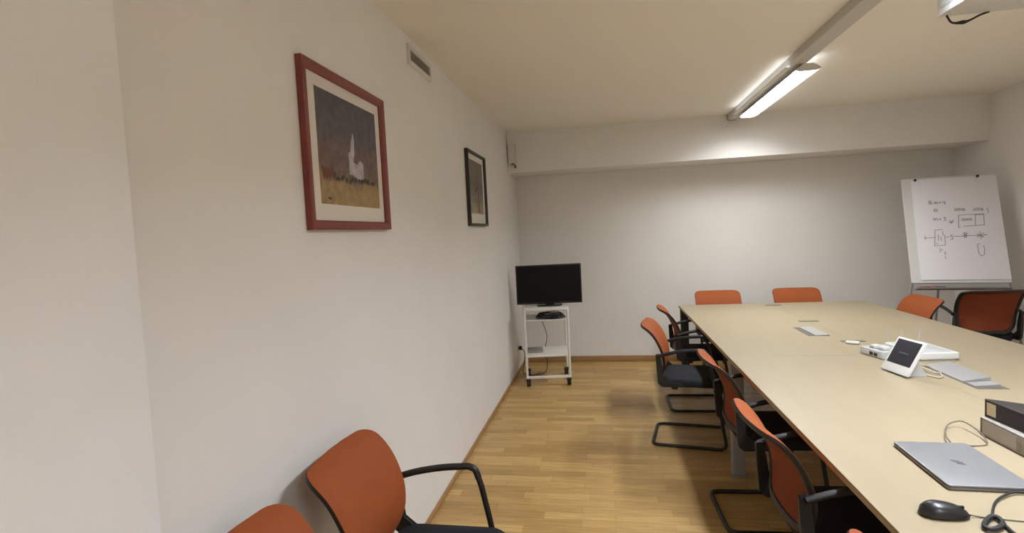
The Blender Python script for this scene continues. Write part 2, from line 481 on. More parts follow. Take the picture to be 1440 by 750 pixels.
# second port: lid slid back and raised, leaving the near end of the trough open
bm = bmesh.new(); lo, hi = tloc((1.636, 2.72, TH), (1.765, 3.17, TH+.002)); box(bm, lo, hi, .0008, 1)
f = obj('cable_port', bm, M['alu_dark'], tb)
bm = bmesh.new(); prism(bm, [(0, 0), (.118, 0), (.118, .022), (.112, .024), (0, .004)], 'y', 0, .31)
obj('port_lid', bm, M['alu'], f, loc=(1.640-1.563, 2.83-3.1, TH+.0022))
bm = bmesh.new(); prism(bm, [(0, 0), (.105, 0), (.105, .010), (0, .003)], 'y', 0, .06)
obj('port_block', bm, M['grey_metal'], f, loc=(1.646-1.563, 2.755-3.1, TH+.0022))

# ------------------------------------------------------------------ television on its trolley
CA = math.radians(8)
ct = thing('tv_trolley', 'white tubular steel trolley on black castors in the far left corner', 'trolley', (-.635, 5.525, 0), CA)
cw, cd2 = .215, .205
for sx in (-1, 1):
    bm = bmesh.new()
    tube(bm, round_path([(sx*cw, -cd2, .085), (sx*cw, -cd2, .775), (sx*cw, cd2, .775), (sx*cw, cd2, .085)], .03, 4), .0125, 10)
    obj('side_frame', bm, M['white_metal'], ct)
bm = bmesh.new(); box(bm, (-cw-.012, -cd2-.012, .077), (cw+.012, -cd2+.012, .103), .005); obj('bottom_rail', bm, M['white_metal'], ct)
for z, th in ((.765, .025), (.66, .008), (.295, .018)):
    bm = bmesh.new(); slab(bm, 2*cw-.004, 2*cd2+.01, .012, z, z+th, .003); obj('shelf', bm, M['white_metal'], ct)
for sx in (-1, 1):
    for sy in (-1, 1):
        c = bmesh.new(); box(c, (-.024, -.024, .052), (.024, .020, .079), .006)
        o = obj('castor', c, M['black_plastic'], ct, loc=(sx*(cw-.012), sy*cd2, 0))
        w = bmesh.new()
        for dx in (-.019, .001):
            loft(w, [[(dx+x, .006+r*math.cos(2*PI*j/18), (.0315+r*math.sin(2*PI*j/18))) for j in range(18)] for x, r in ((0, .024), (.003, .031), (.015, .031), (.018, .024))])
        obj('wheel', w, M['rubber'], o)
tv = thing('television', 'black flat-screen television standing on the white trolley', 'television', (-.585, 5.50, .7905), math.radians(6))
bm = bmesh.new(); box(bm, (-.335, -.02, .020), (.335, .016, .422), .006, 3); box(bm, (-.22, .016, .07), (.22, .05, .33), .012)
hs = obj('housing', bm, M['gloss_black'], tv)
bm = bmesh.new(); box(bm, (-.322, -.0212, .040), (.322, -.0195, .409), .0005, 1); obj('screen', bm, M['screen'], tv)
bm = bmesh.new(); slab(bm, .26, .17, .05, 0, .010, .004); prism(bm, [(-.05, .008), (.05, .008), (.035, .06), (-.035, .06)], 'y', -.005, .012)
obj('stand', bm, M['gloss_black'], tv)
# the tangle of leads and the silver box on the shelf below
bm = bmesh.new()
for k in range(7):
    ph = random.random()*6; pts = []
    for i in range(14):
        a = 2*PI*i/14; rx, ry = .150-.008*k+.012*math.sin(3*a+ph), .10-.006*k+.01*math.cos(2*a+ph)
        pts.append((rx*math.cos(a), ry*math.sin(a), .005+.0075*k+.004*(1+math.sin(2*a+ph))*min(1, k)))
    tube(bm, smooth_path(pts, 3, True), .0042, 6, True)
tag(obj('cable_coil', bm, M['rubber'], loc=(-.585, 5.46, .6685), rot=(0, 0, CA)), 'coil of black leads lying on the upper shelf of the trolley', 'cable')
bm = bmesh.new(); slab(bm, .13, .10, .015, 0, .048, .004); 
b_ = thing('media_box', 'small silver device inside the ring of black leads on the trolley', 'device', (-.575, 5.46, .668), CA)
obj('case', bm, M['alu'], b_)
bm = bmesh.new(); box(bm, (-.045, -.0458, .010), (.045, -.0445, .022), .0005, 1); obj('front_panel', bm, M['screen'], b_)
bm = bmesh.new(); slab(bm, .17, .23, .006, 0, .012, .002)
tag(obj('folder', bm, M['grey_metal'], loc=(-.765, 5.54, .3135), rot=(0, 0, CA)), 'thin grey folder lying on the lower shelf of the trolley', 'folder')
# plug, adapter and hanging leads behind the trolley
pl = thing('wall_socket', 'white wall socket low on the left wall behind the trolley', 'socket', (-1.0, 5.87, .27))
bm = bmesh.new(); slab(bm, .08, .12, .008, 0, .009, .002); bm.transform(Matrix.Rotation(PI/2, 4, 'Y')); obj('faceplate', bm, M['white_plastic'], pl)
bm = bmesh.new(); box(bm, (.0092, -.022, -.020), (.045, .022, .020), .006)
tube(bm, smooth_path([(.04, 0, -.01), (.075, -.02, -.05), (.07, -.05, -.16), (.06, -.10, -.245), (.10, -.14, -.262), (.20, -.16, -.263), (.24, -.05, -.263)], 5), .004, 8)
tag(obj('power_lead', bm, M['rubber'], loc=(-1.0, 5.87, .27)), 'black plug and power lead hanging beside the trolley at the left wall', 'cable')
bm = bmesh.new(); tube(bm, smooth_path([(0, 0, 0), (.02, -.01, -.10), (.06, -.01, -.25), (.03, .0, -.42), (.05, .0, -.55), (.03, .0, -.645), (-.02, -.03, -.663), (-.05, -.1, -.6635)], 6), .0035, 7)
tag(obj('signal_lead', bm, M['rubber'], loc=(-.72, 5.79, .668)), 'thin black lead dropping behind the shelves of the trolley', 'cable')

# ------------------------------------------------------------------ flipchart
BY, TILT = -.22938, .34056
fc = thing('flipchart', 'flipchart easel with a tilted white paper pad covered in faint handwriting, back right corner', 'flipchart', (3.0605, 5.4063, 0), BY)
BM = Matrix.Translation((0, 0, 1.4007)) @ Matrix.Rotation(-TILT, 4, 'X') @ Matrix.Rotation(PI/2, 4, 'X')
# board local frame: x right, y up the sheet, z out towards the reader
def onb(name, bm, m, parent=fc, **k): bm.transform(BM); return obj(name, bm, m, parent, **k)
bm = bmesh.new(); slab(bm, .70, 1.0, .012, -.018, 0, .003); bd = onb('board', bm, M['board'])
bm = bmesh.new(); slab(bm, .625, .955, .002, .0002, .007, .001, c=(.034, .004)); pad = onb('paper_pad', bm, M['paper'])
for x in (-.245, .215):
    bm = bmesh.new(); cyl(bm, (x, .478), .011, .0, .018, 14); onb('hook', bm, M['black_plastic'], bd)
STROKES = [[(-0.158,0.268),(-0.16,0.238)],[(-0.158,0.268),(-0.142,0.267),(-0.142,0.254),(-0.156,0.253),(-0.14,0.247),(-0.145,0.237),(-0.16,0.238)],[(-0.133,0.24),(-0.131,0.236)],[(-0.122,0.236),(-0.119,0.254),(-0.111,0.253),(-0.11,0.235),(-0.106,0.253),(-0.098,0.252),(-0.096,0.234)],[(-0.086,0.251),(-0.07,0.252)],[(-0.086,0.241),(-0.071,0.242)],[(-0.055,0.257),(-0.056,0.244),(-0.038,0.244)],[(-0.042,0.26),(-0.043,0.227)],[(-0.127,0.186),(-0.129,0.163)],[(-0.117,0.186),(-0.122,0.174),(-0.118,0.163),(-0.106,0.165),(-0.105,0.181),(-0.117,0.186)],[(0.024,0.186),(0.022,0.16)],[(0.035,0.182),(0.031,0.169),(0.038,0.159),(0.047,0.171),(0.042,0.183),(0.035,0.182)],[(0.054,0.181),(0.051,0.168),(0.057,0.159),(0.066,0.17),(0.062,0.182),(0.054,0.181)],[(0.072,0.157),(0.075,0.179),(0.083,0.177),(0.083,0.158),(0.087,0.177),(0.094,0.176),(0.094,0.157)],[(0.157,0.175),(0.155,0.151)],[(0.168,0.176),(0.164,0.163),(0.17,0.152),(0.18,0.162),(0.178,0.175),(0.168,0.176)],[(0.19,0.176),(0.186,0.164),(0.192,0.152),(0.2,0.163),(0.198,0.176),(0.19,0.176)],[(0.21,0.175),(0.209,0.149),(0.221,0.152),(0.221,0.161),(0.21,0.162),(0.22,0.169),(0.21,0.175)],[(0.252,0.174),(0.256,0.129)],[(-0.144,0.079),(-0.14,0.098),(-0.13,0.098),(-0.128,0.078),(-0.124,0.097),(-0.114,0.097),(-0.112,0.077)],[(-0.1,0.093),(-0.085,0.093)],[(-0.101,0.083),(-0.086,0.084)],[(-0.067,0.104),(-0.049,0.103),(-0.061,0.09),(-0.049,0.078),(-0.067,0.071)],[(-0.034,0.056),(0.006,0.064)],[(-0.023,0.072),(-0.013,0.045),(-0.0,0.074)],[(-0.02,0.046),(-0.005,0.048)],[(0.056,0.119),(0.044,0.116),(0.034,0.004),(0.047,0.005)],[(0.066,0.084),(0.064,0.064)],[(0.076,0.082),(0.073,0.071),(0.079,0.063),(0.086,0.074),(0.083,0.083),(0.076,0.082)],[(0.095,0.083),(0.091,0.072),(0.097,0.063),(0.105,0.074),(0.101,0.084),(0.095,0.083)],[(0.114,0.083),(0.11,0.072),(0.117,0.064),(0.125,0.073),(0.12,0.084),(0.114,0.083)],[(0.132,0.085),(0.132,0.06)],[(0.053,0.119),(0.222,0.121)],[(0.072,0.012),(0.216,0.017)],[(0.162,0.115),(0.154,0.02)],[(0.162,0.115),(0.222,0.115),(0.216,0.017)],[(-0.215,-0.064),(-0.216,-0.099)],[(-0.225,-0.086),(-0.139,-0.083)],[(-0.067,-0.083),(-0.04,-0.082)],[(-0.018,-0.079),(0.223,-0.075)],[(-0.138,-0.013),(-0.154,-0.163)],[(-0.138,-0.013),(-0.082,-0.009)],[(-0.154,-0.163),(-0.077,-0.156)],[(-0.072,-0.061),(-0.077,-0.156)],[(-0.119,-0.059),(-0.122,-0.116)],[(-0.101,-0.076),(-0.103,-0.111)],[(-0.144,-0.138),(-0.127,-0.145)],[(-0.084,-0.028),(-0.085,-0.068)],[(-0.014,-0.064),(-0.028,-0.064),(-0.029,-0.082),(-0.017,-0.086),(-0.02,-0.105),(-0.035,-0.106)],[(0.069,-0.044),(0.068,-0.096)],[(0.081,-0.043),(0.078,-0.096)],[(0.06,-0.054),(0.089,-0.081)],[(0.06,-0.083),(0.094,-0.053)],[(0.158,-0.056),(0.196,-0.098)],[(0.156,-0.097),(0.203,-0.055)],[(0.181,-0.044),(0.179,-0.11)],[(0.164,-0.072),(0.2,-0.089)],[(0.151,-0.081),(0.221,-0.071)],[(-0.118,-0.18),(-0.116,-0.212),(-0.124,-0.221)],[(-0.102,-0.193),(-0.106,-0.206)],[(-0.092,-0.219),(-0.08,-0.223),(-0.089,-0.241),(-0.08,-0.248)],[(-0.089,-0.26),(-0.084,-0.282)],[(0.155,-0.156),(0.149,-0.165),(0.151,-0.24),(0.167,-0.265),(0.187,-0.253),(0.195,-0.198),(0.191,-0.176)],[(0.153,-0.156),(0.167,-0.153)]]
bm = bmesh.new()
for s in STROKES:
    for (a, b), (c, d) in zip(s, s[1:]):
        p, q = Vector((a, b)), Vector((c, d)); v = (q-p); l = v.length
        if l < 1e-4: continue
        v /= l; w = Vector((-v.y, v.x))*.0028; p -= v*.002; q += v*.002
        t = bmesh.new(); vs = []
        for z in (.0072, .0076):
            for e in (p+w, q+w, q-w, p-w): vs.append(t.verts.new((e.x, e.y, z)))
        t.faces.new(vs[4:]); t.faces.new(vs[3::-1])
        for i in range(4): t.faces.new([vs[i], vs[(i+1) % 4], vs[4+(i+1) % 4], vs[4+i]])
        merge(bm, t)
onb('handwriting', bm, M['ink'], pad)
bm = bmesh.new(); prism(bm, [(-.499, -.012), (-.556, -.012), (-.562, -.006), (-.562, .050), (-.550, .056), (-.549, .052), (-.557, .046), (-.557, -.003), (-.552, -.007), (-.499, -.007)], 'x', -.33, .33); onb('pen_tray', bm, M['grey_metal'], bd)
def fc_leg(pts, name='leg'):
    bm = bmesh.new(); tube(bm, pts, .011, 10)
    return obj(name, bm, M['grey_metal'], fc)
bx = BM @ Vector((-.342, -.48, -.025)); cx_ = BM @ Vector((.342, -.48, -.025)); tp = BM @ Vector((0, .42, -.03))
tl, tr = BM @ Vector((-.28, .36, -.03)), BM @ Vector((.28, .36, -.03))
fc_leg([tl, bx, (-.45, -.10, .013)]); fc_leg([tr, cx_, (.495, -.10, .013)]); fc_leg([tp, (0, .60, .013)])
bm = bmesh.new(); tube(bm, [tl, tr], .009, 8); obj('cross_bar', bm, M['grey_metal'], fc)
bm = bmesh.new(); tube(bm, [bx, cx_], .009, 8); obj('cross_bar', bm, M['grey_metal'], fc)
for px, capm, lab in ((-.245, M['red_plastic'], 'red-capped marker in the flipchart tray, the left of the two'), (-.165, M['red_plastic'], 'red-capped marker in the flipchart tray, the right of the two')):
    mk = bpy.data.objects.new('marker', None); COL.objects.link(mk); tag(mk, lab, 'marker', 'markers in the flipchart tray')
    P0 = fc.matrix_basis @ (BM @ Vector((px, -.5455, .022))); mk.location = P0; mk.rotation_euler = (0, 0, BY)
    bm = bmesh.new(); cyl(bm, (0, 0), .0095, -.02, .05, 12, axis='x'); obj('barrel', bm, M['black_plastic'], mk)
    bm = bmesh.new(); cyl(bm, (0, 0), .0105, -.055, -.02, 12, axis='x'); obj('cap', bm, capm, mk)

# ------------------------------------------------------------------ pictures, vent and box on the left wall
def frame_bm(w, h, prof_, mi=0):
    """mitred frame in the y/z plane, centred; profile = (inset, depth) pairs"""
    bm = bmesh.new(); rings = []
    for ins, dx in prof_:
        a, b = w/2-ins, h/2-ins
        rings.append([(dx, -a, -b), (dx, a, -b), (dx, a, b), (dx, -a, b)])
    V = [[bm.verts.new(p) for p in r] for r in rings]; n = len(V)
    for i in range(n):
        for j in range(4): bm.faces.new([V[i][j], V[i][(j+1) % 4], V[(i+1) % n][(j+1) % 4], V[(i+1) % n][j]])
    return bm
def flat(bm, poly, x, mi=0):
    f = bm.faces.new([bm.verts.new((x, p[0], p[1])) for p in poly]); f.material_index = mi
p1 = thing('framed_painting', 'red-framed picture on the left wall, dark sky over a white church and yellow field', 'picture', (XL, 2.043, 1.889))
W1, H1 = .685, .590
obj('frame', frame_bm(W1, H1, [(0, .001), (0, .024), (.006, .028), (.022, .026), (.034, .016), (.034, .001)]), M['red_frame'], p1)
bm = bmesh.new(); box(bm, (.004, -W1/2+.033, -H1/2+.033), (.008, W1/2-.033, H1/2-.033)); obj('mount', bm, M['mount'], p1)
pm = painting_mat('landscape_paint', (-.20, .215, [(0, (.33, .22, .075)), (.20, (.31, .205, .075)), (.275, (.16, .105, .065)), (.38, (.14, .082, .064)), (.52, (.145, .085, .066)), (.64, (.088, .074, .080)), (1, (.068, .062, .076))]))
bm = bmesh.new()
box(bm, (.0081, -.245, -.20), (.0086, .265, .218), 0)
for k, (poly) in enumerate([[(-.012, -.075), (.03, -.075), (.034, .0), (.012, .02), (-.010, .01)], [(.005, .01), (.04, .0), (.045, .07), (.034, .10), (.022, .065), (.018, .07)],
                            [(.03, -.085), (.115, -.088), (.12, -.02), (.09, -.008), (.06, -.03), (.03, -.02)]]):
    flat(bm, poly, .0089+.0001*k, 1)
rr = random.Random(8)
for k in range(15):
    y = -.13+.024*k+rr.uniform(-.008, .008); z = -.095+rr.uniform(-.012, .01); a = rr.uniform(.008, .017); h = rr.uniform(.014, .026)
    flat(bm, [(y-a, z), (y-a*.4, z-h*.5), (y, z-h*.2), (y+a*.7, z-h*.7), (y+a, z+h*.2), (y+a*.2, z+h*.6), (y-a*.5, z+h*.3)], .0092+.0001*k, 2)
for k in range(4):
    y = -.225+.022*k; h = rr.uniform(-.012, .006); flat(bm, [(y+rr.uniform(-.01, .01), -.10-h*.5), (y+.012, -.112), (y+.024, -.08), (y+rr.uniform(.0, .014), -.055+h), (y-.006, -.065+h*.5)], .0092+.0001*k, 3)
flat(bm, [(-.20, -.178), (-.185, -.172), (-.165, -.18), (-.180, -.184)], .0091, 2)
obj('painting', bm, [pm, mat('chalk_white_paint', (.46, .44, .46), .6, var=.25, vscale=40), mat('dark_paint', (.045, .04, .045), .6), mat('rust_paint', (.16, .05, .03), .6)], p1, sharp=None)
p2 = thing('framed_print', 'small black-framed grey print farther along the left wall', 'picture', (XL, 4.222, 1.908))
W2, H2 = .60, .575
obj('frame', frame_bm(W2, H2, [(0, .001), (0, .028), (.004, .030), (.016, .028), (.020, .018), (.020, .001)]), M['black_frame'], p2)
bm = bmesh.new(); box(bm, (.004, -W2/2+.019, -H2/2+.019), (.008, W2/2-.019, H2/2-.019)); obj('mount', bm, M['mount'], p2)
pm2 = painting_mat('grey_print', (-.19, .24, [(0, (.36, .29, .19)), (.25, (.20, .165, .12)), (.55, (.13, .11, .09)), (.75, (.17, .15, .125)), (1, (.15, .135, .115))]), scale=6)
bm = bmesh.new(); box(bm, (.0081, -.215, -.19), (.0086, .225, .225))
for k, (poly) in enumerate([[(.05, -.17), (.075, -.17), (.07, -.03), (.055, .03), (.048, -.02)], [(.035, -.175), (.10, -.175), (.08, -.15), (.05, -.15)], [(-.03, -.03), (.05, .02), (.045, .035), (-.04, .0)]]):
    flat(bm, poly, .0089+.0001*k, 1)
obj('print', bm, [pm2, mat('sepia_ink', (.10, .07, .045), .6)], p2, sharp=None)
vt = thing('air_vent', 'white air vent with a slatted grille high on the left wall', 'vent', (XL, 2.998, 2.532))
obj('vent_frame', frame_bm(.385, .108, [(0, .0), (0, .010), (.003, .013), (.024, .013), (.027, .010), (.027, .0)]), M['white_plastic'], vt)
bm = bmesh.new(); box(bm, (.0005, -.168, -.03), (.003, .168, .03))
for k in range(5):
    z = -.023+.0115*k; prism(bm, [(.003, z-.003), (.011, z-.006), (.012, z-.004), (.003, z+.0)], 'y', -.168, .168)
for v in bm.verts: pass
obj('grille', bm, M['vent'], vt)
wb = thing('detector_box', 'white plastic box fixed to the beam in the far left corner', 'detector', (-.948, 5.806, 2.405))
bm = bmesh.new(); slab(bm, .080, .215, .012, 0, .052, .006); bm.transform(Matrix.Rotation(PI/2, 4, 'X')); obj('case', bm, M['white_plastic'], wb)
bm = bmesh.new(); box(bm, (-.047, -.040, .04), (-.040, -.008, .09), .002); obj('side_slot', bm, M['alu_dark'], wb)
bm = bmesh.new(); box(bm, (-.012, -.035, -.122), (.020, -.008, -.106), .003); cyl(bm, (.030, -.02), .010, -.155, -.128, 12)
tube(bm, [(.02, -.02, -.114), (.030, -.02, -.13)], .004, 6); obj('cable_gland', bm, M['alu_dark'], wb)

# ------------------------------------------------------------------ lamps on the ceiling track
tk = thing('ceiling_track', 'long grey aluminium lighting track along the ceiling', 'track', (1.312, 2.0, ZC))
bm = bmesh.new(); prism(bm, [(-.055, 0), (-.055, -.052), (-.040, -.060), (.030, -.060), (.034, -.046), (.055, -.046), (.055, 0)], 'y', -4.4, 3.775)
obj('profile', bm, M['alu_track'], tk)
bm = bmesh.new(); prism(bm, [(-.057, 0), (-.057, -.054), (-.041, -.062), (.031, -.062), (.036, -.047), (.057, -.047), (.057, 0)], 'y', 3.775, 3.79)
obj('end_cap', bm, M['alu_dark'], tk)
def lamp(y0, y1, label, up, power, tint):
    L = thing('linear_lamp', label, 'lamp', (1.366, (y0+y1)/2, 2.571), group='lamps on the ceiling track')
    h = (y1-y0)/2
    def sec(k): return [(-.0765*k, -.038), (-.070*k, -.030), (.070*k, -.030), (.0765*k, -.038), (.0765*k, -.034), (.070*k, -.024), (.035, -.003), (.02, .0), (-.02, .0), (-.035, -.003), (-.070*k, -.024), (-.0765*k, -.034)]
    bm = bmesh.new(); prism(bm, sec(1), 'y', -h, h); obj('housing', bm, M['white_metal'], L)
    bm = bmesh.new(); P = [(-.068, -.0305), (-.068, -.034), (.068, -.034), (.068, -.0305)]
    prism(bm, P, 'y', -h+.012, h-.012); obj('diffuser', bm, M['lamp' if up == 'lamp_up' else 'lamp_near'], L)
    for s in (-1, 1):
        bm = bmesh.new(); a, b = sorted((s*h, s*(h+.018)))
        prism(bm, [(-.080, -.034), (-.05, -.014), (-.03, .0), (.03, .0), (.05, -.014), (.080, -.034), (.05, -.046), (-.05, -.046)], 'y', a, b)
        obj('end_cap', bm, M['lamp_cap'], L)
    bm = bmesh.new(); 
    prism(bm, [(.045, -.0115), (.074, -.0115), (.074, -.0105), (.045, -.0105)], 'y', -h+.02, h-.02); obj('uplight_strip', bm, M[up], L)  # on the two near lamps this glow is added ceiling fill
    bm = bmesh.new(); prism(bm, [(-.131, -.006), (-.113, -.006), (-.113, -.0055), (-.131, -.0055)], 'y', -h+.02, h-.02); obj('uplight_strip', bm, M[up], L)  # strip beside the track, added to make the halo on the ceiling
    bm = bmesh.new(); prism(bm, [(-.133, -.010), (-.108, -.010), (-.108, -.0065), (-.131, -.0065), (-.131, -.002), (-.133, -.002)], 'y', -h+.015, h-.015); obj('strip_tray', bm, M['white_metal'], L)  # tray put in to hide that added strip from below
    for yy in (-h*.7, h*.7):
        bm = bmesh.new(); box(bm, (-.070, yy-.02, -.007), (.01, yy+.02, .0005), .002); obj('clip', bm, M['lamp_cap'], L)
    ld = bpy.data.lights.new('lamp_beam', 'AREA'); ld.shape = 'RECTANGLE'; ld.size = .132; ld.size_y = 2*h-.03
    ld.energy = power*h; ld.color = tint; ld.spread = math.radians(SPREAD)
    lo = bpy.data.objects.new('lamp_beam', ld); COL.objects.link(lo); lo.parent = L; lo.location = (0, 0, -.0345)
    return L
lamp(3.93, 5.45, 'lit linear ceiling lamp at the far end of the track', 'lamp_up', BEAM, (.96, 1, 1.0))
lamp(1.10, 2.60, 'linear ceiling lamp overhead on the near half of the track', 'ceiling_fill', BEAM2, (.93, 1, 1.11))
lamp(-1.9, -.4, 'linear ceiling lamp on the track behind the viewer', 'ceiling_fill', BEAM2, (.93, 1, 1.11))

# ------------------------------------------------------------------ projector
pj = thing('projector', 'white ceiling projector with a vented side and a dangling black lead', 'projector', (1.507, 2.78, 2.42))
bm = bmesh.new(); box(bm, (0, -.30, .0), (.42, .0, .125), .006, 3); obj('case', bm, M['white_plastic'], pj)
bm = bmesh.new()
for k in range(9): box(bm, (-.0015, -.275+.012*k, .025), (.001, -.269+.012*k, .10), .0004, 1)
obj('vent_grille', bm, M['grey_plastic'], pj)
bm = bmesh.new(); box(bm, (-.002, -.15, .03), (.001, -.03, .095), .001, 1)
obj('connector_panel', bm, M['grey_plastic'], pj)
bm = bmesh.new(); cyl(bm, (.21, -.15), .022, .125, .195, 18); slab(bm, .12, .12, .01, .199, .211, .002, c=(.21, -.15)); cyl(bm, (.21, -.15), .03, .19, .2, 18)
obj('ceiling_mount', bm, M['white_metal'], pj)
bm = bmesh.new(); pth = smooth_path([(.028, -.02, .0), (.030, -.02, -.008), (.05, -.018, -.034), (.09, -.015, -.036), (.12, -.012, -.030), (.165, -.010, -.010), (.20, -.01, .0)], 6)
tube(bm, pth, lambda t: .0042+.0045*math.exp(-((t-.52)/.10)**2), 8)
obj('lead', bm, M['rubber'], pj)

# ------------------------------------------------------------------ things on the table
Z = TH
# touch console
tc = thing('touch_console', 'white tabletop touch console with a tilted dark square screen', 'console', (1.432, 2.985, Z), math.radians(10))
R1 = Matrix.Rotation(math.radians(30), 4, 'Y')
bm = bmesh.new(); slab(bm, .190, .190, .010, 0, .013, .003); 
# slab lies in x/y: turn it to face -x, bottom edge on the table, leaning back
FM = Matrix.Translation((-.005, 0, .003)) @ R1 @ Matrix(((0, 0, -1, 0), (-1, 0, 0, 0), (0, 1, 0, .095), (0, 0, 0, 1)))
bm.transform(FM); obj('panel', bm, M['white_plastic'], tc)
bm = bmesh.new(); slab(bm, .162, .132, .003, .0132, .0138, .0002, c=(0, .018)); bm.transform(FM); sc = obj('screen', bm, M['tablet_screen'], tc)
bm = bmesh.new()
for x0, x1 in ((-.032, -.022), (-.019, -.012), (-.009, .002), (.005, .015), (.018, .03)): box(bm, (x0, .012, .0139), (x1, .018, .0141))
bm.transform(FM); obj('screen_text', bm, M['screen_text'], sc)
bm = bmesh.new(); prism(bm, [(.0, .002), (.115, .0), (.118, .006), (.10, .012), (.052, .105), (.045, .100)], 'y', -.062, .062)
obj('stand', bm, M['grey_plastic'], tc)
# router with three aerials
rt = thing('router', 'flat white router with three thin aerials behind the touch console', 'router', (1.760, 3.41, Z), math.radians(6))
bm = bmesh.new(); slab(bm, .215, .32, .02, .004, .042, .006); slab(bm, .20, .305, .018, 0, .006, .001); obj('case', bm, M['white_plastic'], rt)
bm = bmesh.new(); slab(bm, .16, .26, .012, .0422, .0432, .0004); obj('top_plate', bm, M['grey_plastic'], rt)
for x, y, lean in ((-.075, .14, -.02), (-.005, .145, .0), (.085, .14, .02)):
    bm = bmesh.new(); tube(bm, [(x, y, .030), (x, y+.012, .03), (x+lean*.3, y+.014, .05), (x+lean, y+.016, .112)], .0026, 8); obj('aerial', bm, M['grey_plastic'], rt)
# hub box with connectors
hb = thing('connection_box', 'pale grey connection box with white plugs left of the touch console', 'connection box', (1.556, 3.385, Z), math.radians(15))
bm = bmesh.new(); slab(bm, .155, .18, .014, 0, .044, .005); obj('case', bm, M['grey_plastic'], hb)
bm = bmesh.new(); box(bm, (-.0792, .015, .010), (-.0765, .070, .032), .001, 1); obj('side_label', bm, M['white_plastic'], hb)
bm = bmesh.new(); obj('socket', box(bm, (-.080, -.015, .012), (-.0765, .008, .030), .001, 1), M['black_plastic'], hb)
bm = bmesh.new(); obj('socket', box(bm, (-.080, -.050, .012), (-.0765, -.025, .030), .001, 1), M['black_plastic'], hb)
for i, (x, y, a) in enumerate(((-.035, .015, .3), (-.03, -.045, -.2))):
    t = thing('white_plug', ['white plug lying on the connection box, the farther of two', 'white plug lying on the connection box, the nearer of two'][i], 'plug', (1.556, 3.385, Z+.0445), math.radians(15), 'plugs on the connection box')
    bm = bmesh.new(); box(bm, (x-.022, y-.018, 0), (x+.022, y+.018, .020), .005); obj('body', bm, M['white_plastic'], t)
    bm = bmesh.new(); tube(bm, [(x-.022, y, .010), (x-.036, y, .010)], .005, 8); obj('contact', bm, M['alu'], t)
bm = bmesh.new(); slab(bm, .05, .075, .006, 0, .012, .003); tag(obj('adapter', bm, M['white_plastic'], loc=(1.53, 3.715, Z+.0026), rot=(0, 0, math.radians(60))), 'small white adapter at the cable slot beside the connection box', 'adapter')
def lead(name, pts, r, m, label, z=Z, k=6):
    bm = bmesh.new(); tube(bm, smooth_path([(a, b, (c if c is not None else r)) for a, b, c in pts], k), r, 8)
    return tag(obj(name, bm, M[m], loc=(0, 0, z)), label, 'cable')
lead('beige_lead', [(1.53, 3.06, None), (1.58, 3.13, None), (1.63, 3.12, .010), (1.665, 3.06, None), (1.64, 3.00, None), (1.60, 2.97, .010), (1.585, 3.02, .014), (1.60, 3.13, .012), (1.63, 3.20, None)], .0042, 'cable_beige', 'beige lead looped on the table behind the touch console')
lead('white_lead', [(1.50, 2.97, None), (1.545, 2.95, None), (1.575, 2.90, None), (1.60, 2.915, .006), (1.618, 2.96, .008)], .004, 'cable_beige', 'short pale lead curling from the stand of the touch console')

# laptop
lp = thing('laptop', 'closed silver laptop lying on the near part of the table', 'laptop', (1.072, 1.872, Z), math.radians(-2))
bm = bmesh.new(); slab(bm, .222, .332, .010, .0015, .0105, .002); obj('base', bm, M['silver_dark'], lp)
bm = bmesh.new(); slab(bm, .222, .332, .010, .011, .0172, .0018); ld = obj('lid', bm, M['silver'], lp)
bm = bmesh.new()
for k, (a, b) in enumerate(((-.014, .008), (-.012, .012), (-.008, .012), (-.008, .014))):
    y = .012-.008*k
    prism(bm, [(a, y-a*.35), (b, y-b*.35), (b, y-b*.35-.0035), (a, y-a*.35-.0035)], 'z', .01722, .0175)
obj('lid_emblem', bm, M['logo'], ld)
bm = bmesh.new(); box(bm, (-.112, -.15, .0103), (-.1085, .15, .0112)); obj('hinge_gap', bm, M['rubber'], lp)
bm = bmesh.new()
for sx in (-.085, .085): box(bm, (sx-.006, -.14, 0), (sx+.006, .14, .002), .0006, 1)
obj('foot_strip', bm, M['rubber'], lp)
# mouse
ms = thing('computer_mouse', 'glossy black computer mouse near the table edge below the laptop', 'mouse', (.862, 1.562, Z), math.radians(-3))
rings = []
for i in range(13):
    u = -1+2*i/12; w = .030*math.sqrt(max(.02, 1-abs(u)**2.6))*(1.0-.12*u); hgt = .036*math.sqrt(max(.02, 1-abs(u)**2.4))*(1-.22*u)
    ring = []
    for j in range(16):
        a = 2*PI*j/16; zz = math.sin(a)
        ring.append((u*.060, w*math.copysign(abs(math.cos(a))**.75, math.cos(a)), .006+(hgt-.004)*zz if zz > 0 else .006+.0045*zz*min(1, hgt/.02)))
    rings.append(ring)
bm = loft(bmesh.new(), rings); obj('shell', bm, M['gloss_black'], ms)
bm = bmesh.new(); box(bm, (.028, -.0035, .022), (.046, .0035, .0315), .003); obj('wheel', bm, M['rubber'], ms)
bm = bmesh.new(); tube(bm, smooth_path([(.056, 0, .008), (.075, .002, .004), (.10, .0, .002), (.15, -.005, .002), (.20, -.012, .002), (.26, -.03, .002)], 5), .0019, 7); obj('lead', bm, M['cable_grey'], ms)
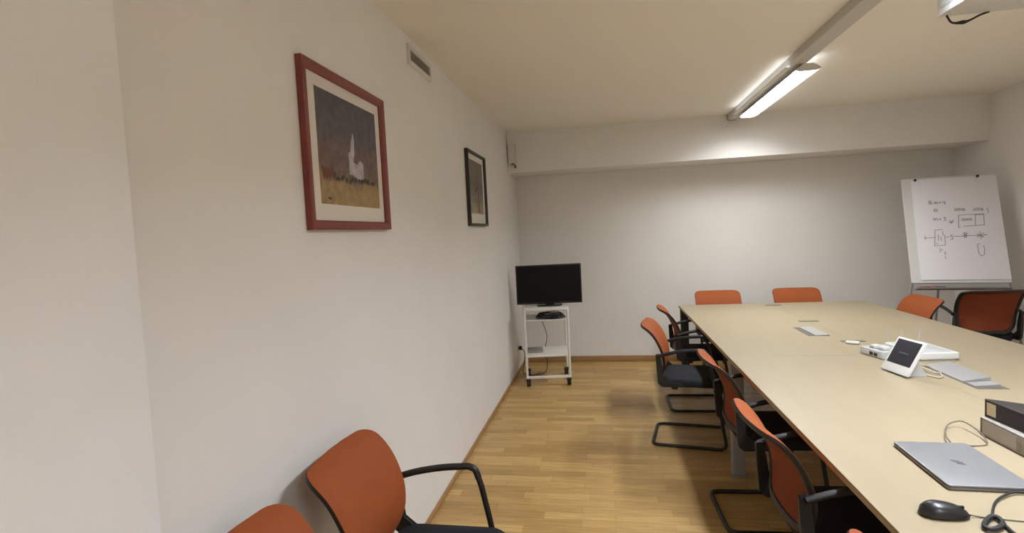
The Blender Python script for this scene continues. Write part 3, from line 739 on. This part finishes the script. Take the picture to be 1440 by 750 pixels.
# leads by the laptop
lead('charger_lead', [(1.153, 2.055, .012), (1.165, 2.10, .016), (1.213, 2.188, .012), (1.25, 2.225, .018), (1.285, 2.225, .026), (1.292, 2.175, .024), (1.288, 2.11, .014), (1.268, 2.06, None), (1.22, 2.045, None), (1.195, 2.04, .006)], .0024, 'cable_grey', 'thin dark lead arching from the far side of the laptop to the stacked binders')
bk = thing('tied_cable', 'thick black cord with a tied loop beside the mouse', 'cable', (0, 0, Z))
bm = bmesh.new(); tube(bm, smooth_path([(1.16, 1.690, .008), (1.116, 1.696, .008), (1.066, 1.668, .008), (1.034, 1.642, .006), (1.007, 1.609, .005), (.978, 1.566, .009), (.971, 1.552, .010)], 6), .0032, 8); obj('straight_run', bm, M['rubber'], bk)
bm = bmesh.new(); tube(bm, smooth_path([(.931, 1.518, .009), (.957, 1.544, .009), (.973, 1.551, .010), (.978, 1.539, .009), (.970, 1.515, .009), (.945, 1.494, .009), (.926, 1.488, .009), (.918, 1.496, .009)], 6, True), .0062, 8, True); obj('tied_loop', bm, M['rubber'], bk)
bm = bmesh.new(); tube(bm, smooth_path([(.976, 1.535, .009), (.974, 1.515, .006), (.970, 1.47, .006), (.98, 1.40, .006), (1.04, 1.33, .006)], 6), .0045, 8); obj('tail', bm, M['rubber'], bk)
bm = bmesh.new(); slab(bm, .028, .07, .006, 0, .016, .003); tag(obj('power_connector', bm, M['rubber'], loc=(1.195, 1.684, Z), rot=(0, 0, PI/2-.1)), 'black power connector at the right end of the laptop', 'connector')

# binders
def binder(name, label, loc, rz, body, spine_m, label_m, lab_y, spine, taper):
    b = thing(name, label, 'binder', loc, rz, 'binders stacked beside the laptop')
    H, Wd, Ln = .065, .285, .32
    bm = bmesh.new(); box(bm, (0, -Ln, 0), (Wd, 0, .004), .0012, 1); obj('cover', bm, body, b)
    bm = bmesh.new(); prism(bm, [(0, H-.004), (0, H), (Wd, taper), (Wd, taper-.004)], 'y', -Ln, 0); obj('cover', bm, body, b)
    bm = bmesh.new(); box(bm, (-.003, -Ln, .0), (.002, 0, H), .0018, 2); sp = obj('spine', bm, spine_m, b)
    bm = bmesh.new(); prism(bm, [(.02, .0045), (Wd-.015, .0045), (Wd-.015, taper-.006), (.02, H*.80)], 'y', -Ln+.01, -.01); obj('papers', bm, M['mount'], b)
    bm = bmesh.new(); box(bm, (-.0042, lab_y[0], .010), (-.0028, lab_y[1], H-.010), .0004, 1); obj('spine_label', bm, label_m, sp)
    if spine:
        bm = bmesh.new(); box(bm, (-.0042, -Ln+.01, .012), (-.0028, lab_y[0]-.004, H-.012), .0004, 1); obj('spine_panel', bm, spine, sp)
    bm = bmesh.new()
    for z in (.0, H-.003): box(bm, (-.0045, -Ln, z), (-.002, 0, z+.003), .0006, 1)
    box(bm, (-.0045, -.003, 0), (-.001, .0005, H), .0006, 1)
    obj('edge_strip', bm, M['binder_edge'], b)
    return b
binder('box_binder', 'grey speckled lever-arch binder, bottom of the stack of two', (1.312, 2.158, Z), math.radians(1.5), M['binder_grey'], M['binder_grey'], M['binder_label'], (-.165, -.010), None, .065)
binder('box_binder', 'black lever-arch binder with a cream spine label, on top of the grey binder', (1.330, 2.165, Z+.0655), math.radians(5), M['binder_black'], M['binder_black'], M['cream'], (-.048, -.008), M['binder_violet'], .016)

# ------------------------------------------------------------------ camera
cam = bpy.data.cameras.new('camera'); co = bpy.data.objects.new('camera', cam); COL.objects.link(co)
F_PX, YAW, PITCH, ROLL = 758.66, -.1724, -.0611, -.0494
fw = Vector((math.sin(YAW)*math.cos(PITCH), math.cos(YAW)*math.cos(PITCH), math.sin(PITCH)))
r0 = Vector((math.cos(YAW), -math.sin(YAW), 0)); u0 = r0.cross(fw)
r_ = r0*math.cos(ROLL)+u0*math.sin(ROLL); u_ = -r0*math.sin(ROLL)+u0*math.cos(ROLL)
co.matrix_world = Matrix(((r_.x, u_.x, -fw.x, 0), (r_.y, u_.y, -fw.y, 0), (r_.z, u_.z, -fw.z, 1.5479), (0, 0, 0, 1)))
cam.sensor_fit = 'HORIZONTAL'; cam.sensor_width = 36; cam.lens = 36*F_PX/1440; cam.clip_start = .02
scene.camera = co

w = bpy.data.worlds.new('world'); scene.world = w; w.use_nodes = True
w.node_tree.nodes['Background'].inputs['Color'].default_value = (0, 0, 0, 1)
vs = scene.view_settings; vs.view_transform = 'Standard'; vs.look = 'None'; vs.gamma = 1; vs.use_curve_mapping = False; vs.exposure = EXPOSURE
